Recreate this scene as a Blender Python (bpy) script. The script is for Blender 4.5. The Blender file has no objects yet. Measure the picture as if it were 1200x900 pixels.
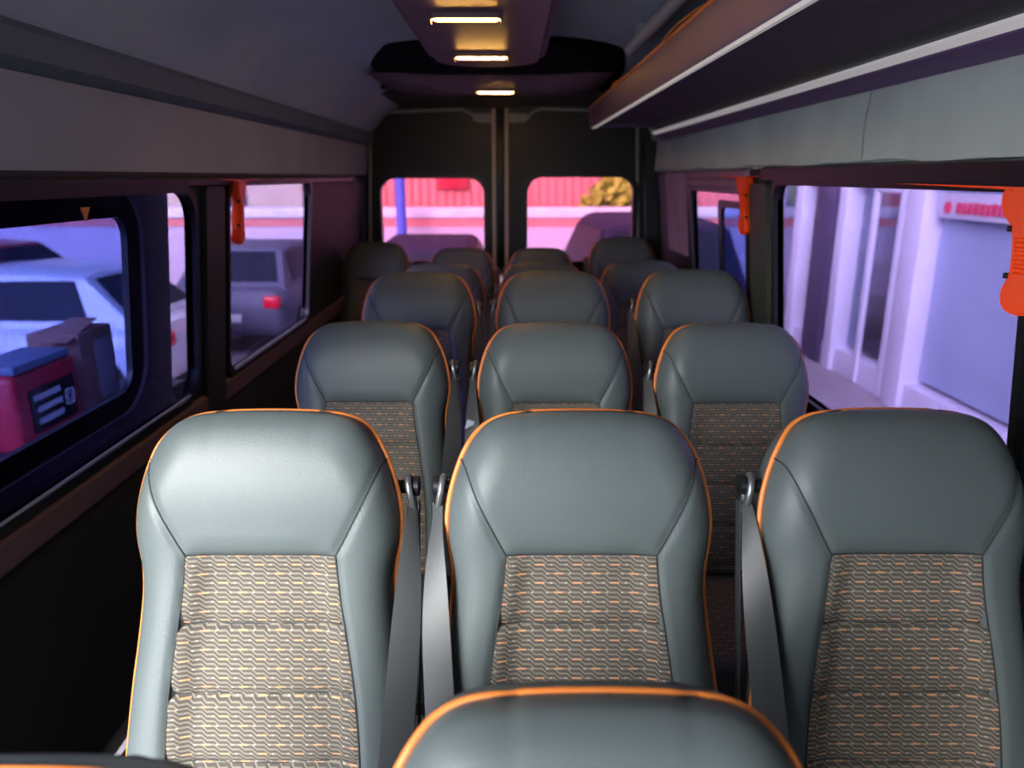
import bpy, bmesh, math, random
from mathutils import Vector, Matrix
from mathutils.geometry import tessellate_polygon
random.seed(7)
PI = math.pi
H = 1.58            # eye height above the van floor
GROUND = -0.80      # street level below the van floor
col = bpy.context.scene.collection

# ------------------------------------------------------------------ helpers
def lin(c):
    def f(v):
        v /= 255.0
        return v / 12.92 if v <= 0.04045 else ((v + 0.055) / 1.055) ** 2.4
    return (f(c[0]), f(c[1]), f(c[2]), 1.0)

def new_mat(name):
    m = bpy.data.materials.new(name)
    m.use_nodes = True
    nt = m.node_tree
    nt.nodes.clear()
    out = nt.nodes.new('ShaderNodeOutputMaterial')
    return m, nt, out

def mat(name, rgb, rough=0.5, metal=0.0, var=0.12, vscale=6.0, bump=0.0, bscale=200.0, spec=0.5, coat=0.0, rvar=0.1):
    m, nt, out = new_mat(name)
    b = nt.nodes.new('ShaderNodeBsdfPrincipled')
    nt.links.new(b.outputs[0], out.inputs[0])
    b.inputs['Roughness'].default_value = rough
    b.inputs['Metallic'].default_value = metal
    b.inputs['Specular IOR Level'].default_value = spec
    b.inputs['Coat Weight'].default_value = coat
    tc = nt.nodes.new('ShaderNodeTexCoord')
    n = nt.nodes.new('ShaderNodeTexNoise')
    n.inputs['Scale'].default_value = vscale
    n.inputs['Detail'].default_value = 4
    nt.links.new(tc.outputs['Object'], n.inputs['Vector'])
    cr = nt.nodes.new('ShaderNodeValToRGB')
    c = lin(rgb)
    cr.color_ramp.elements[0].position = 0.3
    cr.color_ramp.elements[1].position = 0.7
    cr.color_ramp.elements[0].color = [x * (1 - var) for x in c[:3]] + [1]
    cr.color_ramp.elements[1].color = [min(1, x * (1 + var)) for x in c[:3]] + [1]
    nt.links.new(n.outputs['Fac'], cr.inputs[0])
    nt.links.new(cr.outputs[0], b.inputs['Base Color'])
    if bump > 0:
        n2 = nt.nodes.new('ShaderNodeTexNoise')
        n2.inputs['Scale'].default_value = bscale
        n2.inputs['Detail'].default_value = 3
        nt.links.new(tc.outputs['Object'], n2.inputs['Vector'])
        bp = nt.nodes.new('ShaderNodeBump')
        bp.inputs['Strength'].default_value = bump
        bp.inputs['Distance'].default_value = 0.002
        nt.links.new(n2.outputs['Fac'], bp.inputs['Height'])
        nt.links.new(bp.outputs[0], b.inputs['Normal'])
    return m

def emit_mat(name, rgb, strength):
    m, nt, out = new_mat(name)
    e = nt.nodes.new('ShaderNodeEmission')
    e.inputs[0].default_value = (rgb[0], rgb[1], rgb[2], 1)
    e.inputs[1].default_value = strength
    nt.links.new(e.outputs[0], out.inputs[0])
    return m

def glass_mat(name, tint, refl=0.05):
    m, nt, out = new_mat(name)
    t = nt.nodes.new('ShaderNodeBsdfTransparent')
    t.inputs[0].default_value = (tint[0], tint[1], tint[2], 1)
    g = nt.nodes.new('ShaderNodeBsdfGlossy')
    g.inputs['Roughness'].default_value = 0.03
    g.inputs[0].default_value = (0.9, 0.9, 1, 1)
    lw = nt.nodes.new('ShaderNodeLayerWeight')
    lw.inputs[0].default_value = 0.25
    mu = nt.nodes.new('ShaderNodeMath'); mu.operation = 'MULTIPLY'
    mu.inputs[1].default_value = refl * 3
    nt.links.new(lw.outputs['Fresnel'], mu.inputs[0])
    mx = nt.nodes.new('ShaderNodeMixShader')
    nt.links.new(mu.outputs[0], mx.inputs[0])
    nt.links.new(t.outputs[0], mx.inputs[1])
    nt.links.new(g.outputs[0], mx.inputs[2])
    nt.links.new(mx.outputs[0], out.inputs[0])
    return m

def M_(nt, op, a, b=None, c=None):
    n = nt.nodes.new('ShaderNodeMath'); n.operation = op
    for i, x in enumerate((a, b, c)):
        if x is None: continue
        if isinstance(x, (int, float)): n.inputs[i].default_value = x
        else: nt.links.new(x, n.inputs[i])
    return n.outputs[0]

def fabric_mat():
    # stepped zigzag weave with short orange dashes, laid out in metres on the panel
    m, nt, out = new_mat('seat_fabric')
    b = nt.nodes.new('ShaderNodeBsdfPrincipled')
    b.inputs['Roughness'].default_value = 0.85
    b.inputs['Specular IOR Level'].default_value = 0.25
    nt.links.new(b.outputs[0], out.inputs[0])
    uv = nt.nodes.new('ShaderNodeUVMap'); uv.uv_map = 'UVMap'
    sp = nt.nodes.new('ShaderNodeSeparateXYZ')
    nt.links.new(uv.outputs[0], sp.inputs[0])
    x, y = sp.outputs[0], sp.outputs[1]
    PX, PY = 0.0205, 0.0079
    xf = M_(nt, 'FRACT', M_(nt, 'DIVIDE', x, PX))
    # stair: flat for the first 0.62 of each period, then drops one line
    st = M_(nt, 'MINIMUM', M_(nt, 'MAXIMUM', M_(nt, 'DIVIDE', M_(nt, 'SUBTRACT', xf, 0.6), 0.4), 0.0), 1.0)
    yy = M_(nt, 'ADD', M_(nt, 'DIVIDE', y, PY), st)
    yf = M_(nt, 'FRACT', M_(nt, 'ADD', yy, 100.0))
    d = M_(nt, 'ABSOLUTE', M_(nt, 'SUBTRACT', yf, 0.5))
    line = M_(nt, 'SUBTRACT', 1.0, M_(nt, 'MINIMUM', M_(nt, 'DIVIDE', d, 0.30), 1.0))
    # dashes
    row = M_(nt, 'DIVIDE', y, PY * 2)
    rf = M_(nt, 'FLOOR', row)
    odd = M_(nt, 'FRACT', M_(nt, 'MULTIPLY', rf, 0.5))
    xo = M_(nt, 'FRACT', M_(nt, 'ADD', M_(nt, 'DIVIDE', x, PX * 3), odd))
    inx = M_(nt, 'LESS_THAN', M_(nt, 'ABSOLUTE', M_(nt, 'SUBTRACT', xo, 0.3)), 0.125)
    ry = M_(nt, 'FRACT', row)
    iny = M_(nt, 'LESS_THAN', M_(nt, 'ABSOLUTE', M_(nt, 'SUBTRACT', ry, 0.26)), 0.085)
    dash = M_(nt, 'MULTIPLY', inx, iny)
    # white points between dashes
    xd = M_(nt, 'FRACT', M_(nt, 'ADD', M_(nt, 'ADD', M_(nt, 'DIVIDE', x, PX * 3), odd), 0.5))
    inx2 = M_(nt, 'LESS_THAN', M_(nt, 'ABSOLUTE', M_(nt, 'SUBTRACT', M_(nt, 'ABSOLUTE', M_(nt, 'SUBTRACT', xd, 0.3)), 0.2)), 0.035)
    pt = M_(nt, 'MULTIPLY', inx2, iny)
    tc = nt.nodes.new('ShaderNodeTexNoise'); tc.inputs['Scale'].default_value = 900
    nt.links.new(uv.outputs[0], tc.inputs['Vector'])
    def mix(f, c1, c2):
        mx = nt.nodes.new('ShaderNodeMix'); mx.data_type = 'RGBA'
        nt.links.new(f, mx.inputs[0])
        for i, c in ((6, c1), (7, c2)):
            if isinstance(c, tuple): mx.inputs[i].default_value = c
            else: nt.links.new(c, mx.inputs[i])
        return mx.outputs[2]
    base = mix(tc.outputs['Fac'], lin((62, 57, 54)), lin((90, 84, 78)))
    c1 = mix(M_(nt, 'MULTIPLY', line, 0.6), base, lin((156, 149, 132)))
    c2 = mix(M_(nt, 'MULTIPLY', pt, 0.6), c1, lin((185, 176, 160)))
    c3 = mix(dash, c2, lin((200, 144, 106)))
    nt.links.new(c3, b.inputs['Base Color'])
    bp = nt.nodes.new('ShaderNodeBump')
    bp.inputs['Strength'].default_value = 0.5
    bp.inputs['Distance'].default_value = 0.0015
    nt.links.new(line, bp.inputs['Height'])
    nt.links.new(bp.outputs[0], b.inputs['Normal'])
    return m

def tag(o, label=None, cat=None, group=None, kind=None):
    if label: o['label'] = label
    if cat: o['category'] = cat
    if group: o['group'] = group
    if kind: o['kind'] = kind
    return o

def empty(name, loc, label=None, cat=None, group=None, rz=0.0):
    o = bpy.data.objects.new(name, None)
    o.empty_display_size = 0.1
    col.objects.link(o)
    o.location = loc
    o.rotation_euler = (0, 0, rz)
    return tag(o, label, cat, group)

def link(name, me, m, parent=None, smooth=True, angle=40):
    o = bpy.data.objects.new(name, me)
    col.objects.link(o)
    if m is not None and not me.materials: me.materials.append(m)
    if smooth:
        me.polygons.foreach_set('use_smooth', [True] * len(me.polygons))
        me.set_sharp_from_angle(angle=math.radians(angle))
    if parent is not None: o.parent = parent
    return o

def obj(name, bm, m, parent=None, smooth=True, angle=40, recalc=True):
    if recalc: bmesh.ops.recalc_face_normals(bm, faces=bm.faces[:])
    me = bpy.data.meshes.new(name)
    bm.to_mesh(me); bm.free()
    return link(name, me, m, parent, smooth, angle)

def add_box(bm, c, s, bev=0.0, rot=None, seg=2):
    r = bmesh.ops.create_cube(bm, size=1.0)
    vs = r['verts']
    mt = Matrix.Translation(Vector(c)) @ (rot.to_4x4() if rot else Matrix.Identity(4)) @ Matrix.Diagonal((s[0], s[1], s[2], 1))
    bmesh.ops.transform(bm, matrix=mt, verts=vs)
    if bev > 0:
        es = list({e for v in vs for e in v.link_edges})
        bmesh.ops.bevel(bm, geom=es, offset=bev, segments=seg, affect='EDGES', profile=0.5)

def box(name, c, s, m, parent=None, bev=0.0, rot=None, seg=2):
    bm = bmesh.new(); add_box(bm, c, s, bev, rot, seg)
    return obj(name, bm, m, parent)

def add_tube(bm, pts, r, n=8, cap=True, closed=False, flat=None):
    pts = [Vector(p) for p in pts]
    k = len(pts)
    rings = []
    up = None
    for i, p in enumerate(pts):
        if closed: t = pts[(i + 1) % k] - pts[i - 1]
        else: t = pts[min(i + 1, k - 1)] - pts[max(i - 1, 0)]
        t.normalize()
        if up is None:
            up = Vector((0, 0, 1)) if abs(t.z) < 0.9 else Vector((0, 1, 0))
        a = t.cross(up)
        if a.length < 1e-6: a = t.orthogonal()
        a.normalize(); b = a.cross(t).normalized(); up = b
        rr_ = r[i] if isinstance(r, (list, tuple)) else r
        ring = []
        for j in range(n):
            q = 2 * PI * j / n
            ring.append(bm.verts.new(p + a * math.cos(q) * rr_ + b * math.sin(q) * rr_))
        rings.append(ring)
    for i in range(k if closed else k - 1):
        A, B = rings[i], rings[(i + 1) % k]
        for j in range(n):
            bm.faces.new((A[j], A[(j + 1) % n], B[(j + 1) % n], B[j]))
    if cap and not closed:
        bm.faces.new(rings[0][::-1]); bm.faces.new(rings[-1])

def tube(name, pts, r, m, parent=None, n=8, closed=False):
    bm = bmesh.new(); add_tube(bm, pts, r, n, True, closed)
    return obj(name, bm, m, parent, angle=60)

def rr(a0, b0, a1, b1, r, n=7):
    pts = []
    for cx, cy, q0 in ((a1 - r, b1 - r, 0), (a0 + r, b1 - r, 90), (a0 + r, b0 + r, 180), (a1 - r, b0 + r, 270)):
        for i in range(n + 1):
            q = math.radians(q0 + 90 * i / n)
            pts.append((cx + r * math.cos(q), cy + r * math.sin(q)))
    return pts

def add_plate(bm, outer, holes, t0, t1, f):
    # f(a, b, t) -> 3-D point
    loops = [outer] + holes
    flat = [p for lp in loops for p in lp]
    tris = tessellate_polygon([[Vector((p[0], p[1], 0)) for p in lp] for lp in loops])
    A = [bm.verts.new(f(p[0], p[1], t0)) for p in flat]
    B = [bm.verts.new(f(p[0], p[1], t1)) for p in flat]
    for t in tris:
        try:
            bm.faces.new((A[t[0]], A[t[1]], A[t[2]]))
            bm.faces.new((B[t[2]], B[t[1]], B[t[0]]))
        except ValueError: pass
    o = 0
    for lp in loops:
        n = len(lp)
        for i in range(n):
            j = (i + 1) % n
            bm.faces.new((A[o + i], A[o + j], B[o + j], B[o + i]))
        o += n

def plate(name, outer, holes, t0, t1, f, m, parent=None):
    bm = bmesh.new(); add_plate(bm, outer, holes, t0, t1, f)
    return obj(name, bm, m, parent, angle=35)

def extrude_y(name, prof, y0, y1, m, parent=None, closed=True, thick=None, ny=1):
    """profile in (x, d) swept along Y; d is measured down from eye height"""
    bm = bmesh.new()
    if thick:   # open profile given: make it a strip with thickness
        n = len(prof); off = []
        for i in range(n):
            p0 = Vector(prof[max(i - 1, 0)]); p1 = Vector(prof[min(i + 1, n - 1)])
            t = (p1 - p0).normalized(); off.append((prof[i][0] + t.y * thick, prof[i][1] - t.x * thick))
        prof = list(prof) + off[::-1]
    rings = []
    for k in range(ny + 1):
        y = y0 + (y1 - y0) * k / ny
        rings.append([bm.verts.new((p[0], y, H - p[1])) for p in prof])
    n = len(prof)
    for k in range(ny):
        for i in range(n):
            j = (i + 1) % n
            bm.faces.new((rings[k][i], rings[k][j], rings[k + 1][j], rings[k + 1][i]))
    tri = tessellate_polygon([[Vector((p[0], p[1], 0)) for p in prof]])
    for R_ in (rings[0], rings[-1]):
        for t in tri:
            try: bm.faces.new([R_[q] for q in t])
            except ValueError: pass
    return obj(name, bm, m, parent, angle=35)

# ------------------------------------------------------------------ materials
LEATHER = mat('grey_leather', (79, 87, 88), 0.44, var=0.05, vscale=5, bump=0.25, bscale=420, spec=0.38)
LEATHER_BACK = mat('seat_back_shell', (46, 48, 52), 0.5, var=0.08)
FABRIC = fabric_mat()
PIPING = mat('orange_piping', (214, 122, 52), 0.45, var=0.05)
SEAM = mat('dark_seam_thread', (38, 42, 44), 0.8)
BLACKP = mat('black_plastic', (24, 25, 28), 0.35, var=0.1)
RING = mat('grey_coated_steel', (120, 124, 128), 0.28, metal=0.7)
BELT = mat('belt_webbing', (66, 68, 70), 0.42, var=0.04, bump=0.15, bscale=900, spec=0.4)
STEEL = mat('painted_steel', (40, 42, 45), 0.4, metal=0.4)
TAGW = mat('white_tag', (225, 226, 228), 0.6)
TAGB = mat('blue_tag', (200, 215, 240), 0.6)
WALLD = mat('dark_wall_trim', (24, 36, 40), 0.55, var=0.1, bump=0.1)
RUBBER = mat('window_rubber', (14, 16, 18), 0.4, var=0.1)
LOWER = mat('lower_wall_carpet', (22, 32, 34), 0.9, var=0.15, bump=0.3, bscale=300)
LEDGE = mat('brown_mauve_ledge', (104, 82, 84), 0.55, var=0.06)
PANEL_L = mat('grey_felt_panel', (170, 178, 186), 0.9, var=0.08, vscale=3, bump=0.25, bscale=350)
PANEL_R = mat('grey_wrinkled_panel', (186, 200, 194), 0.85, var=0.1, vscale=5, bump=0.25, bscale=300)
HEADL = mat('grey_headliner', (188, 204, 214), 0.9, var=0.05, bump=0.2, bscale=400)
BAND = mat('dark_cove_band', (108, 122, 134), 0.7, var=0.05)
DUCT = mat('mauve_duct_plastic', (112, 92, 104), 0.4, var=0.05)
RACKP = mat('mauve_rack_plastic', (96, 74, 116), 0.45, var=0.05)
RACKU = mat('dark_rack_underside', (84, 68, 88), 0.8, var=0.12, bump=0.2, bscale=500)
STRIP = mat('white_glow_strip', (236, 236, 234), 0.5, var=0.02)
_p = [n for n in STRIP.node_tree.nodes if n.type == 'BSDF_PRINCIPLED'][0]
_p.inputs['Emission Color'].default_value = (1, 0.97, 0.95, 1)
_p.inputs['Emission Strength'].default_value = 0.07  # weak glow added to lift the brightness of the white strips
RAIL = mat('pale_rail', (176, 178, 182), 0.5, var=0.03)
WIRE = mat('orange_wire', (214, 136, 40), 0.5)
DOORD = mat('rear_door_panel', (24, 30, 30), 0.45, var=0.15)
DTRIM = mat('pale_door_trim', (228, 216, 196), 0.4, var=0.05)
DTRIM2 = mat('grey_door_trim', (168, 174, 174), 0.4, var=0.05)
ORANGE = mat('orange_plastic', (255, 74, 8), 0.3, var=0.03)
FLOORM = mat('floor_vinyl', (52, 50, 50), 0.5, var=0.2)
LAMP = emit_mat('warm_lamp', (1.0, 0.50, 0.11), 42.0)
GL_SIDE = glass_mat('lilac_tinted_glass', (0.38, 0.345, 0.485))
GL_REAR = glass_mat('pink_tinted_glass', (0.46, 0.33, 0.44))
GL_DOOR = glass_mat('blue_tinted_glass', (0.55, 0.68, 0.94))
GL_CLEAR = glass_mat('shop_glass', (0.72, 0.78, 0.82), refl=0.2)
def haze_mat(name, rgb, f):
    m, nt, out = new_mat(name)
    t = nt.nodes.new('ShaderNodeBsdfTransparent')
    d = nt.nodes.new('ShaderNodeBsdfDiffuse'); d.inputs[0].default_value = lin(rgb)  # painted haze: pale diffuse colour mixed unevenly into the clear glass
    n = nt.nodes.new('ShaderNodeTexNoise'); n.inputs['Scale'].default_value = 1.3
    mr = nt.nodes.new('ShaderNodeMapRange'); mr.inputs[1].default_value = 0.3; mr.inputs[2].default_value = 0.7
    mr.inputs[3].default_value = f - 0.12; mr.inputs[4].default_value = f + 0.12
    nt.links.new(n.outputs['Fac'], mr.inputs[0])
    mx = nt.nodes.new('ShaderNodeMixShader')
    nt.links.new(mr.outputs[0], mx.inputs[0]); nt.links.new(t.outputs[0], mx.inputs[1]); nt.links.new(d.outputs[0], mx.inputs[2])
    nt.links.new(mx.outputs[0], out.inputs[0])
    return m
GL_HAZY = haze_mat('painted_haze_glass', (196, 206, 236), 0.72)

# ------------------------------------------------------------------ camera
cam_d = bpy.data.cameras.new('camera')
cam = bpy.data.objects.new('camera', cam_d)
col.objects.link(cam)
cam.location = (0, 0, H)
cam.rotation_euler = (PI / 2 - math.atan(243 / 860), 0, 0)
cam_d.sensor_width = 36
cam_d.lens = 36 * 860 / 1200
cam_d.clip_start = 0.02
cam_d.clip_end = 200
cam_d.dof.use_dof = True
cam_d.dof.focus_distance = 1.4
cam_d.dof.aperture_fstop = 2.9
bpy.context.scene.camera = cam

# ------------------------------------------------------------------ van shell
Y0, Y1 = -1.5, 5.10
def fl(a, b, t): return (-(0.97 + 0.1 * b) - t, a, H - b)     # left wall: a along Y, b down
def fr(a, b, t): return ((0.93 + 0.1 * b) + t, a, H - b)
def struct(o): o['kind'] = 'structure'; return o

win1 = rr(0.78, 0.045, 2.30, 0.68, 0.09)
win2 = rr(2.585, 0.028, 3.64, 0.69, 0.06)
cabwin = rr(-1.40, 0.05, -0.85, 0.6, 0.08)
struct(plate('wall_left', [(Y0, -0.012), (-0.60, -0.012), (-0.60, 1.52), (0.60, 1.52), (0.60, -0.012), (Y1, -0.012), (Y1, 1.58), (Y0, 1.58)], [win1, win2, cabwin], 0.0, 0.018, fl, WALLD))
winr1 = rr(1.345, 0.028, 2.67, 0.72, 0.05)
winr2 = rr(2.99, 0.055, 3.93, 0.72, 0.05)
cabwr = rr(-1.35, 0.02, -0.6, 0.7, 0.08)
struct(plate('wall_right', [(Y0, -0.03), (Y1, -0.03), (Y1, 1.58), (Y0, 1.58)], [winr1, winr2, cabwr], 0.0, 0.018, fr, WALLD))
struct(box('floor', (0, (Y0 + Y1) / 2, -0.05), (2.22, Y1 - Y0, 0.1), FLOORM))

# roof
roof = [(-0.93, -0.27), (-0.885, -0.32), (-0.81, -0.40), (-0.68, -0.465), (-0.48, -0.51), (-0.2, -0.528), (0.0, -0.53),
        (0.2, -0.528), (0.48, -0.512), (0.68, -0.47), (0.82, -0.40), (0.89, -0.32), (0.93, -0.22)]
struct(extrude_y('ceiling', roof[::-1], Y0, Y1, HEADL, thick=-0.05))
struct(extrude_y('trim_1', [(-0.972, -0.005), (-0.953, -0.195), (-1.02, -0.195), (-1.03, -0.005)], 0.60, Y1, PANEL_L))
struct(extrude_y('trim_2', [(-0.955, -0.195), (-0.918, -0.215), (-0.905, -0.262), (-0.925, -0.285), (-1.0, -0.285), (-1.02, -0.195)], 0.60, Y1, BAND))
# right grey panel with its slightly wavy lower edge, and seams
bm = bmesh.new()
N = 90
rows = []
for i in range(N + 1):
    y = Y0 + (Y1 - Y0) * i / N
    wob = 0.004 * math.sin(y * 7.1) + 0.003 * math.sin(y * 17 + 1)
    rows.append([bm.verts.new(p) for p in ((0.922 + 0.004 * math.sin(y * 11), y, H + 0.038 + wob), (0.921 + 0.005 * math.sin(y * 9 + 2), y, H + 0.13), (0.928, y, H + 0.24), (1.0, y, H + 0.24), (1.0, y, H + 0.0))])
for a, b in zip(rows[:-1], rows[1:]):
    for k in range(5): bm.faces.new((a[k], a[(k + 1) % 5], b[(k + 1) % 5], b[k]))
bm.faces.new(rows[0]); bm.faces.new(rows[-1][::-1])
pr = struct(obj('trim_3', bm, PANEL_R))
for y in (1.38, 2.02):
    tube('seam', [(0.919, y, H + 0.045), (0.916, y + 0.004, H + 0.13), (0.924, y, H + 0.215)], 0.0022, RAIL, pr, 6)
# ledges under the windows
struct(extrude_y('trim_4', [(-1.036, 0.705), (-1.022, 0.715), (-1.028, 0.775), (-1.043, 0.785), (-1.06, 0.745)], 0.60, 4.9, LEDGE))
struct(extrude_y('trim_5', [(-1.047, 0.80), (-1.036, 0.81), (-1.11, 1.50), (-1.125, 1.50)], 0.60, 4.9, LOWER))
struct(extrude_y('trim_6', [(0.995, 0.76), (0.985, 0.77), (1.055, 1.50), (1.07, 1.50)], 0.0, 4.9, LOWER))
# black header mouldings above the windows
struct(extrude_y('trim_7', [(-0.966, 0.0), (-0.956, 0.006), (-0.958, 0.026), (-0.972, 0.032)], 0.60, 4.62, RUBBER))
struct(extrude_y('trim_8', [(0.926, -0.035), (0.912, -0.028), (0.914, 0.012), (0.928, 0.018)], 0.6, 2.80, RUBBER))

def window(name, pts, f, glass, w=0.022, lip=0.016):
    cx = sum(p[0] for p in pts) / len(pts); cy = sum(p[1] for p in pts) / len(pts)
    ax = max(abs(p[0] - cx) for p in pts); ay = max(abs(p[1] - cy) for p in pts)
    big = [(cx + (p[0] - cx) * (ax + w) / ax, cy + (p[1] - cy) * (ay + w) / ay) for p in pts]
    fr_ = struct(plate(name, big, [pts], -lip, 0.022, f, RUBBER))
    sm = [(cx + (p[0] - cx) * (ax + 0.004) / ax, cy + (p[1] - cy) * (ay + 0.004) / ay) for p in pts]
    plate('pane', sm, [], 0.010, 0.013, f, glass, fr_)
    return fr_
w1 = window('window_1', win1, fl, GL_SIDE, 0.02)
w2 = window('window_2', win2, fl, GL_SIDE)
w3 = window('window_3', winr1, fr, GL_SIDE)
w4 = window('window_4', winr2, fr, GL_SIDE)
# bright bead along the lower edge of the left windows
for nm, yy0, yy1, d_, wd in (('bead', 0.9, 2.24, 0.672, w1), ('bead', 2.64, 3.6, 0.682, w2)):
    tube(nm, [fl(yy0, d_, -0.012), fl(yy1, d_, -0.012)], 0.004, DTRIM2, wd, 6)
# sliding inner frame in the rear right window
f4 = plate('sliding_frame', rr(2.985, 0.10, 3.42, 0.715, 0.03), [rr(3.02, 0.13, 3.37, 0.69, 0.03)], -0.010, 0.006, fr, RUBBER, w4)
plate('sliding_pane', rr(3.018, 0.128, 3.372, 0.692, 0.03), [], -0.004, -0.001, fr, GL_DOOR, f4)
# pillar cover between the right windows, and between the left ones
struct(plate('trim_9', rr(2.735, 0.025, 2.925, 0.80, 0.02), [], -0.022, 0.0, fr, mat('green_grey_pillar', (62, 70, 62), 0.5)))
struct(plate('trim_10', rr(2.365, 0.03, 2.52, 0.80, 0.02), [], -0.022, 0.0, fl, mat('dark_pillar', (34, 40, 40), 0.5)))
# rolled blind cover above the rear right window and a folded cover on the corner pillar
MAUVE = mat('mauve_trim_cloth', (150, 112, 142), 0.7, var=0.08)
bl = struct(extrude_y('trim_11', [(0.925, -0.028), (0.905, -0.02), (0.900, 0.0), (0.912, 0.012), (0.903, 0.02), (0.902, 0.04), (0.914, 0.05), (0.908, 0.062), (0.93, 0.07)], 2.97, 3.96, MAUVE))
bm = bmesh.new()
rws = []
for i in range(25):
    y = 4.05 + 0.42 * i / 24
    off = 0.018 + 0.014 * math.sin(i * 1.9)
    rws.append([bm.verts.new(q) for q in (fr(y, -0.02, -off), fr(y + 0.03, 0.42, -off * 0.7), fr(y + 0.03, 0.42, -0.001), fr(y, -0.02, -0.001))])
for a, b in zip(rws[:-1], rws[1:]):
    for k in range(4): bm.faces.new((a[k], a[(k + 1) % 4], b[(k + 1) % 4], b[k]))
bm.faces.new(rws[0]); bm.faces.new(rws[-1][::-1])
struct(obj('trim_12', bm, MAUVE))

# rear wall with two doors
def fb(a, b, t): return (a, Y1 + t, H - b)
dl = [(-0.985, 1.45), (-0.985, 0.55), (-0.935, -0.33), (-0.91, -0.39), (-0.85, -0.425), (-0.079, -0.44), (-0.079, 1.45)]
dr = [(0.86, 1.45), (0.875, 0.55), (0.83, -0.33), (0.80, -0.39), (0.74, -0.425), (-0.077, -0.44), (-0.077, 1.45)]
hole = [(-0.985, 1.45), (-0.985, 0.55), (-0.935, -0.33), (-0.91, -0.39), (-0.85, -0.425), (-0.08, -0.44), (0.74, -0.425), (0.80, -0.39), (0.83, -0.33), (0.875, 0.55), (0.86, 1.45)]
struct(plate('wall_rear', [(-1.14, 1.58), (-1.14, -0.58), (1.1, -0.58), (1.1, 1.58)], [hole], 0.0, 0.06, fb, WALLD))
for nm, pl_, wn in (('door_1', dl, rr(-0.885, 0.012, -0.19, 0.56, 0.1)), ('door_2', dr, rr(0.105, 0.005, 0.815, 0.56, 0.1))):
    d_ = struct(plate(nm, pl_, [wn], 0.012, 0.06, fb, DOORD))
    cx = sum(p[0] for p in wn) / len(wn); cy = sum(p[1] for p in wn) / len(wn)
    big = [(cx + (p[0] - cx) * 1.10, cy + (p[1] - cy) * 1.10) for p in wn]
    plate('window_frame', big, [wn], -0.008, 0.02, fb, BLACKP, d_)
    plate('pane', [(cx + (p[0] - cx) * 1.01, cy + (p[1] - cy) * 1.01) for p in wn], [], 0.034, 0.038, fb, GL_REAR, d_)
    if nm == 'door_1':
        path = [(-0.98, 0.60), (-0.965, 0.3), (-0.935, -0.31), (-0.915, -0.365), (-0.85, -0.405), (-0.33, -0.425), (-0.27, -0.40), (-0.225, -0.35), (-0.13, -0.345)]
        ver = [(-0.120, -0.43), (-0.120, 0.62)]
    else:
        path = [(0.872, 0.60), (0.855, 0.3), (0.825, -0.31), (0.80, -0.37), (0.74, -0.41), (0.19, -0.43), (0.13, -0.405), (0.085, -0.355), (-0.02, -0.35)]
        ver = [(-0.036, -0.43), (-0.036, 0.62)]
    tube('door_seal', [fb(a, b, 0.008) for a, b in path], 0.011, DTRIM2, d_, 8)
    bm = bmesh.new()
    add_box(bm, ((ver[0][0]), Y1 + 0.004, H - 0.095), (0.026, 0.02, 1.05), 0.006)
    obj('door_edge_strip', bm, DTRIM, d_)
    sgn = -1 if nm == 'door_1' else 1
    if nm == 'door_1': box('middle_seal', (-0.078, Y1 + 0.007, H - 0.095), (0.058, 0.008, 1.06), RUBBER, d_, 0.002)
    box('latch_cover', (ver[0][0] + sgn * 0.075, Y1 + 0.006, H + 0.375), (0.12, 0.012, 0.05), DTRIM2, d_, 0.004)
# dark corner trims of the rear
struct(plate('trim_13', [(-1.12, 1.5), (-1.0, 1.5), (-1.0, 0.5), (-0.955, -0.34), (-1.0, -0.34)], [], -0.16, 0.0, fb, WALLD))
struct(plate('trim_14', [(1.06, 1.5), (0.90, 1.5), (0.895, 0.5), (0.85, -0.22), (0.94, -0.22)], [], -0.16, 0.0, fb, WALLD))

# rear header: dark arched panel with a mauve tray under it
bm = bmesh.new()
rng = []
for k in range(17):
    q = k / 16; x = -0.74 + 1.28 * q
    e = 1 - abs(2 * q - 1) ** 5
    y0 = 3.42 - 0.30 * e; dmid = 0.455
    rng.append([bm.verts.new(p) for p in ((x, y0, H + 0.535), (x, y0 + 0.02, H + 0.535 - 0.03 * e - 0.005), (x, 3.52, H + 0.535 - 0.085 * e - 0.008), (x, 4.22, H + 0.452), (x, 4.22, H + 0.535))])
for a, b in zip(rng[:-1], rng[1:]):
    for k in range(5): bm.faces.new((a[k], a[(k + 1) % 5], b[(k + 1) % 5], b[k]))
bm.faces.new(rng[0]); bm.faces.new(rng[-1][::-1])
struct(obj('trim_15', bm, mat('black_arch_panel', (18, 18, 20), 0.85, spec=0.15)))
bm = bmesh.new()
rng = []
for k in range(15):
    q = k / 14; x = -0.66 + 1.12 * q
    e = 1 - abs(2 * q - 1) ** 6
    rng.append([bm.verts.new(p) for p in ((x, 3.56, H + 0.452), (x, 3.58, H + 0.452 - 0.014 * e), (x, 4.24, H + 0.452 - 0.026 * e), (x, 4.27, H + 0.452))])
for a, b in zip(rng[:-1], rng[1:]):
    for k in range(4): bm.faces.new((a[k], a[(k + 1) % 4], b[(k + 1) % 4], b[k]))
bm.faces.new(rng[0]); bm.faces.new(rng[-1][::-1])
struct(obj('trim_16', bm, DUCT))
struct(plate('trim_17', [(-1.0, -0.56), (0.93, -0.56), (0.93, -0.42), (-1.0, -0.42)], [], -0.75, -0.01, lambda a, b, t: (a, Y1 + t, H - (b - 0.02 if b > -0.5 else b)), BLACKP))

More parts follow.
